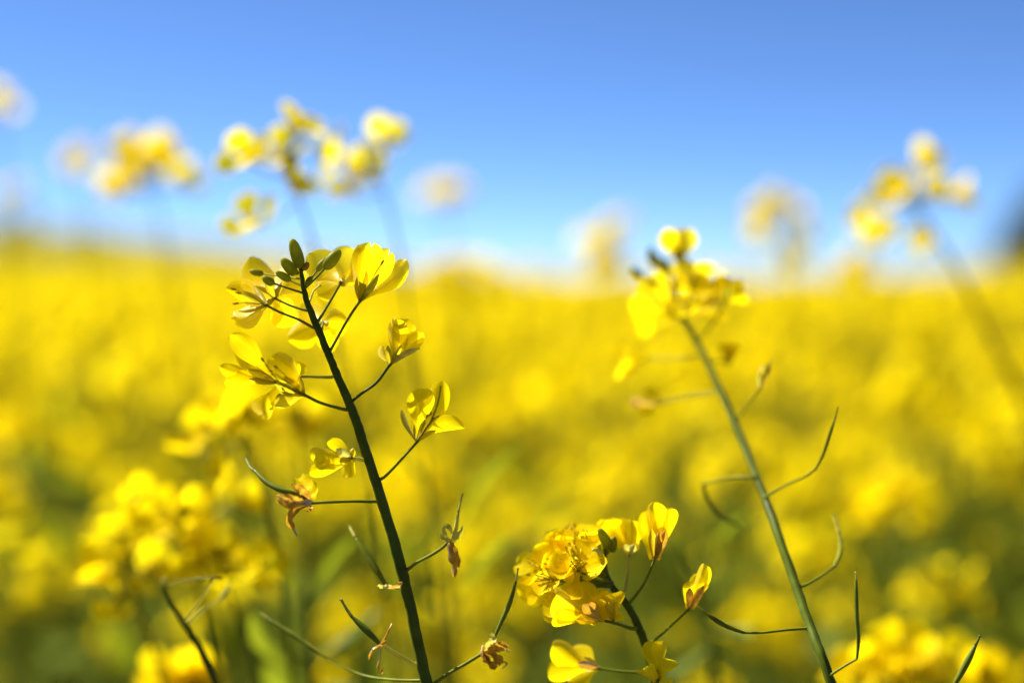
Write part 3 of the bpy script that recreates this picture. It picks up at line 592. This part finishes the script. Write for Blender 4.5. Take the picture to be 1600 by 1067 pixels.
Lf = Plant('rapeseed_plant', 'flowerless leafy rapeseed shoot with broad green leaves low behind the sharp budded stem', [(490, 1140, 190, 9), (482, 1050, 195, 8), (478, 980, 200, 6), (474, 920, 205, 3.5)])
Lf.leaf((480, 1060, 195), (384, 960, 170), 90, 30, .12, 1); Lf.leaf((482, 1030, 195), (590, 960, 215), 80, -30, .12, 2); Lf.leaf((476, 950, 200), (552, 838, 210), 46, 20, .16, 3); Lf.leaf((475, 930, 204), (400, 866, 190), 44, -35, .14, 4); Lf.leaf((484, 1070, 195), (560, 1090, 150), 70, 20, .1, 5)
Lg = Plant('rapeseed_plant', 'slim flowerless rapeseed shoot with narrow pale green leaves, between sharp stem and crowded head', [(716, 1140, 250, 8), (708, 1000, 255, 6), (700, 880, 262, 4.5), (696, 800, 268, 2.5)])
Lg.leaf((702, 860, 262), (806, 690, 250), 40, 40, .08, 6); Lg.leaf((700, 850, 264), (628, 700, 280), 40, -30, .1, 7); Lg.leaf((706, 960, 256), (800, 830, 240), 46, 30, .1, 8); Lg.leaf((706, 980, 256), (590, 900, 280), 50, -40, .1, 9)
Lh = Plant('rapeseed_plant', 'flowerless rapeseed shoot with bluish green leaves between the crowded head and the bare stem', [(1120, 1140, 240, 8), (1112, 1020, 245, 6), (1100, 900, 250, 4), (1096, 840, 252, 2.5)])
Lh.leaf((1108, 980, 246), (1180, 1000, 200), 70, 20, .12, 10); Lh.leaf((1104, 930, 250), (1040, 830, 270), 44, -30, .12, 11); Lh.leaf((1110, 1010, 245), (1030, 1060, 220), 80, 30, .1, 12); Lh.leaf((1100, 880, 250), (1166, 800, 240), 36, 35, .1, 13)

# ------------------------------------------------------------------ plants of the field
def cheap_flower(rg):
    g = G()
    for k in range(4):
        a = k * math.pi / 2 + rg.uniform(-.2, .2); dv = Vector((math.cos(a), math.sin(a), 0)); sdv = Vector((-math.sin(a), math.cos(a), 0))
        op = R(rg.uniform(48, 78)); L_ = rg.uniform(.0092, .0112); w_ = rg.uniform(.0038, .0046); t = dv * math.sin(op) + Z * math.cos(op); nm = -dv * math.cos(op) + Z * math.sin(op)
        p = [dv * .0008, t * L_ * .55 - sdv * w_ + nm * .0016, t * L_ * .55 + sdv * w_ + nm * .0016, t * L_ * .5 , t * L_ * .92 - sdv * w_ * .8 + nm * .0002, t * L_ + nm * -.001, t * L_ * .92 + sdv * w_ * .8 + nm * .0002]
        g.add((p, [(0, 3, 1), (0, 2, 3), (3, 5, 4, 1), (3, 2, 6, 5)], [(0, 0)] * 7), 0)
    g.add(([Vector((.0016 * math.cos(i * 1.57), .0016 * math.sin(i * 1.57), .006)) for i in range(4)] + [O.copy()], [(0, 1, 2, 3), (0, 4, 1), (1, 4, 2), (2, 4, 3), (3, 4, 0)], [(0, 0)] * 5), 1)
    return g
CF = [cheap_flower(random.Random(50 + i)) for i in range(6)]
CFM = [make_mesh('flower', g, ['petal_far', 'sepal']) for g in CF]
def cat_g(dst, src, xf, off):
    o = len(dst.v); dst.v += [xf @ p for p in src.v]; dst.f += [tuple(i + o for i in q) for q in src.f]; dst.uv += src.uv; dst.m += [m + off for m in src.m]
def plan(seed):
    """one field plant: stem geometry, leaves, and flower heads as lists of flower transforms; tip of main shoot at (0,0,0) height 1.0 scale in metres, root at z=-1.13"""
    rg = random.Random(seed); H = 1.13
    stem, heads, leaves = G(), [], []
    lean = Vector((rg.uniform(-.07, .07), rg.uniform(-.07, .07), 0))
    def axis_pt(t): return Vector((0, 0, t * H)) + lean * (t ** 2)
    stem.add(tube([(axis_pt(-.02), .005), (axis_pt(.4), .0045), (axis_pt(.75), .003), (axis_pt(1.0), .0013)], 6, 2))
    tips = [(axis_pt(1.0), (axis_pt(1) - axis_pt(.9)).normalized(), 1.0)]
    nb = rg.choice([4, 5, 5, 6]); a0 = rg.uniform(0, 6.28)
    for b in range(nb):
        t = rg.uniform(.52, .82); s = axis_pt(t); a = a0 + b * 2.4 + rg.uniform(-.3, .3); dv = Vector((math.cos(a), math.sin(a), 0))
        up = (1.0 - t) * H * rg.uniform(.30, .97); out = up * rg.uniform(.28, .5) + .02
        e = s + dv * out + Z * up
        stem.add(tube([(s, .0024), (s + dv * out * .55 + Z * up * .4, .0019), (e, .0011)], 5, 3))
        tips.append((e, (dv * .25 + Z).normalized(), rg.uniform(.4, .9)))
        lb = s + Z * .002; lt = s + dv * rg.uniform(.06, .13) + Z * rg.uniform(-.01, .05)
        leaves.append(petal(lb, lt, rg.uniform(.018, .034), 0, .1, .15, -.15, .06, .3, 0, 5, 2, rg.randrange(999), view=Z + dv * .01, tipw=.12))
    for b in range(5):
        t = rg.uniform(.3, .68); s = axis_pt(t); a = rg.uniform(0, 6.28); dv = Vector((math.cos(a), math.sin(a), 0))
        leaves.append(petal(s, s + dv * rg.uniform(.12, .22) + Z * rg.uniform(-.04, .06), rg.uniform(.05, .085), 0, .12, .12, -.2, .06, .3, 0, 5, 2, rg.randrange(999), view=Z + dv * .01, tipw=.15))
    for (e, dv, sc) in tips:
        n = int(rg.uniform(8, 13) * sc); fl = []; q = Z.rotation_difference(dv)
        for k in range(n):
            a = k * 2.4 + rg.uniform(-.3, .3); dep = (k / n) * .045 * sc; rr = .010 + .016 * (k / n) + rg.uniform(-.003, .004)
            o_ = q @ Vector((math.cos(a) * rr, math.sin(a) * rr, .006 - dep + rr * .25)); axv = q @ Vector((math.cos(a), math.sin(a), rg.uniform(.2, .9))).normalized()
            fl.append((rg.randrange(6), e + o_, Z.rotation_difference(axv) @ Quaternion(Z, rg.uniform(0, 6.28)), rg.uniform(.95, 1.25)))
            s = e - dv * (dep + .010); stem.add(tube([(s, .0006), (e + o_, .0005)], 3, 1, cap=False))
        for k in range(7):
            a = rg.uniform(0, 6.28); u = rg.uniform(0, 1); stem.add(tube([(e, .0006), (e + q @ Vector((math.cos(a) * .005 * u, math.sin(a) * .005 * u, .006)), .0018), (e + q @ Vector((math.cos(a) * .008 * u, math.sin(a) * .008 * u, .012)), .0004)], 5, 1))
        for k in range(int(7 * sc)):
            s = e - dv * (.065 + .016 * k); a = k * 2.4 + rg.uniform(-.3, .3); o_ = Vector((math.cos(a), math.sin(a), .5)).normalized(); m_ = s + o_ * .015; stem.add(tube([(s, .0006), (m_, .0007), (m_ + (o_ + Z * 1.2).normalized() * .03, .0005)], 4, 1, cap=False))
        heads.append((e, fl))
    return stem, leaves, heads
NP = 8
PLANS = []
for i in range(NP):
    stem, leaves, heads = plan(900 + i)
    sm = make_mesh('stem', stem, ['stem_field']); lm = []
    for lf in leaves:
        g = G(); g.add(lf); lm.append(make_mesh('leaf', g, ['leaf']))
    hm = []
    for e, fl in heads:
        g = G()
        for k, p, q, s in fl: cat_g(g, CF[k], Matrix.LocRotScale(p - e, q, (s, s, s)), 0)
        hm.append((e, make_mesh('flower_head', g, ['petal_far', 'sepal'])))
    g = G(); cat_g(g, stem, Matrix.Identity(4), 2); [g.add(lf, 3) for lf in leaves]
    for e, fl in heads:
        for k, p, q, s in fl: cat_g(g, CF[k], Matrix.LocRotScale(p, q, (s, s, s)), 0)
    whole = make_mesh('rapeseed_whole', g, ['petal_far', 'sepal', 'stem_field', 'leaf'])
    PLANS.append((sm, lm, heads, hm, whole))
def field_plant(i, x, y, rz, sc, detail, label, group):
    sm, lm, heads, hm, _ = PLANS[i]
    root = thing('rapeseed_plant', label, 'rapeseed plant', (x, y, height(x, y)), group)
    root.rotation_euler = (0, 0, rz); root.scale = (sc,) * 3
    def ch(name, me, par):
        o = bpy.data.objects.new(name, me); COL.objects.link(o); o.parent = par; return o
    ch('stem', sm, root)
    for l_ in lm: ch('leaf', l_, root)
    for (e, fl), (_, m) in zip(heads, hm):
        if detail:
            for k, p, q, s in fl:
                o = ch('flower', CFM[k], root); o.location = p; o.rotation_mode = 'QUATERNION'; o.rotation_quaternion = q; o.scale = (s,) * 3
        else:
            o = ch('flower_head', m, root); o.location = e
rf = random.Random(11)
HALF = 800 / FPX
cand = []
def in_view(x, y, margin=0.0): return abs(x) < y * HALF + margin
y_ = 0.0
pts = []
# jittered grid, 40 plants per square metre near, thinner far away
def scatter(y0, y1, step, widen):
    out = []; y = y0
    while y < y1:
        hw_ = y * HALF * 1.35 + widen; x = -hw_
        while x < hw_:
            out.append((x + rf.uniform(-.5, .5) * step, y + rf.uniform(-.5, .5) * step)); x += step
        y += step
    return out
near = scatter(.4, 6.0, .165, 1.2)
named = []; stuff = []
for x, y in near:
    dist = math.hypot(x, y)
    if in_view(x, y, .16):
        if y < 0.98: continue
    elif dist < .75: continue
    # canopy about 12 cm under eye level, uneven; near plants must stay under the crest line
    sag = rf.gauss(0, .045 + .02 * smooth(1.5, 3, y))
    topz = CAM_Z - .115 - max(0, .06 * (1.6 - y)) + min(sag, .05 + .06 * smooth(1.5, 3, y))
    if y > 2.2 and rf.random() < .10: topz = CAM_Z - .03 + rf.uniform(-.03, .05)
    sc = topz / 1.13
    rec = (rf.randrange(NP), x, y, rf.uniform(0, 6.28), sc)
    (named if in_view(x, y, .02) else stuff).append(rec)
named.sort(key=lambda r: r[2])
NAMED = named[:275]; stuff += named[275:]
LABEL = '%s field rapeseed plant with %s yellow heads, %s in the crowd'
for n, (i, x, y, rz, sc) in enumerate(NAMED):
    field_plant(i, x, y, rz, sc, n < 90, LABEL % (('short', 'tall', 'middling')[0 if sc < .965 else 1 if sc > 1.02 else 2], ('five', 'six', 'seven')[len(PLANS[i][2]) - 5], ('sunk under its neighbours', 'rising over its neighbours', 'level with its neighbours')[0 if sc < .965 else 1 if sc > 1.02 else 2]), 'rapeseed plants crowding the field')
for x, y in scatter(6.0, 16, .23, 1.5) + scatter(16, 34, .36, 2) + scatter(34, 78, .62, 3):
    sc = (CAM_Z - .12 + rf.gauss(0, .04 + .012 * smooth(6, 40, y))) / 1.13
    if y < 14 and rf.random() < .05: sc += rf.uniform(.06, .14)
    stuff.append((rf.randrange(NP), x, y, rf.uniform(0, 6.28), sc))
def far_field(recs):
    pc = bpy.data.collections.new('plant_kinds')                    # not linked to the scene
    for i, p in enumerate(PLANS):
        pc.objects.link(bpy.data.objects.new('kind_%02d' % i, p[4]))
    me = bpy.data.meshes.new('rapeseed_crop'); me.from_pydata([(x, y, height(x, y)) for _, x, y, _, _ in recs], [], [])
    for nm_, typ, vals in (('kind_index', 'INT', [r[0] for r in recs]), ('turn', 'FLOAT', [r[3] for r in recs]), ('size', 'FLOAT', [r[4] * (1 + .5 * smooth(20, 50, r[2]) * 0) for r in recs])):
        at = me.attributes.new(nm_, typ, 'POINT'); at.data.foreach_set('value', vals)
    o = link('rapeseed_crop', me); o['kind'] = 'stuff'; tag(o, 'yellow rapeseed crop stretching to the crest beyond the nearer plants', 'rapeseed crop')
    ng = bpy.data.node_groups.new('scatter_plants', 'GeometryNodeTree')
    ng.interface.new_socket('Geometry', in_out='INPUT', socket_type='NodeSocketGeometry'); ng.interface.new_socket('Geometry', in_out='OUTPUT', socket_type='NodeSocketGeometry')
    N = ng.nodes; L = ng.links
    gi = N.new('NodeGroupInput'); go = N.new('NodeGroupOutput'); ip = N.new('GeometryNodeInstanceOnPoints'); ci = N.new('GeometryNodeCollectionInfo')
    ci.inputs['Collection'].default_value = pc; ci.inputs['Separate Children'].default_value = True
    def attr(nm_, typ):
        a = N.new('GeometryNodeInputNamedAttribute'); a.data_type = typ; a.inputs['Name'].default_value = nm_; return a.outputs['Attribute']
    cx = N.new('ShaderNodeCombineXYZ'); L.new(attr('turn', 'FLOAT'), cx.inputs['Z']); er = N.new('FunctionNodeEulerToRotation'); L.new(cx.outputs[0], er.inputs[0])
    mp = N.new('GeometryNodeMeshToPoints'); L.new(gi.outputs[0], mp.inputs[0])
    L.new(mp.outputs[0], ip.inputs['Points']); L.new(ci.outputs[0], ip.inputs['Instance']); ip.inputs['Pick Instance'].default_value = True
    L.new(attr('kind_index', 'INT'), ip.inputs['Instance Index']); L.new(er.outputs[0], ip.inputs['Rotation']); L.new(attr('size', 'FLOAT'), ip.inputs['Scale'])
    L.new(ip.outputs[0], go.inputs[0])
    md = o.modifiers.new('scatter_plants', 'NODES'); md.node_group = ng
far_field(stuff)
print('named', len(NAMED), 'last y', NAMED[-1][2], 'stuff', len(stuff), 'objects', len(bpy.data.objects))
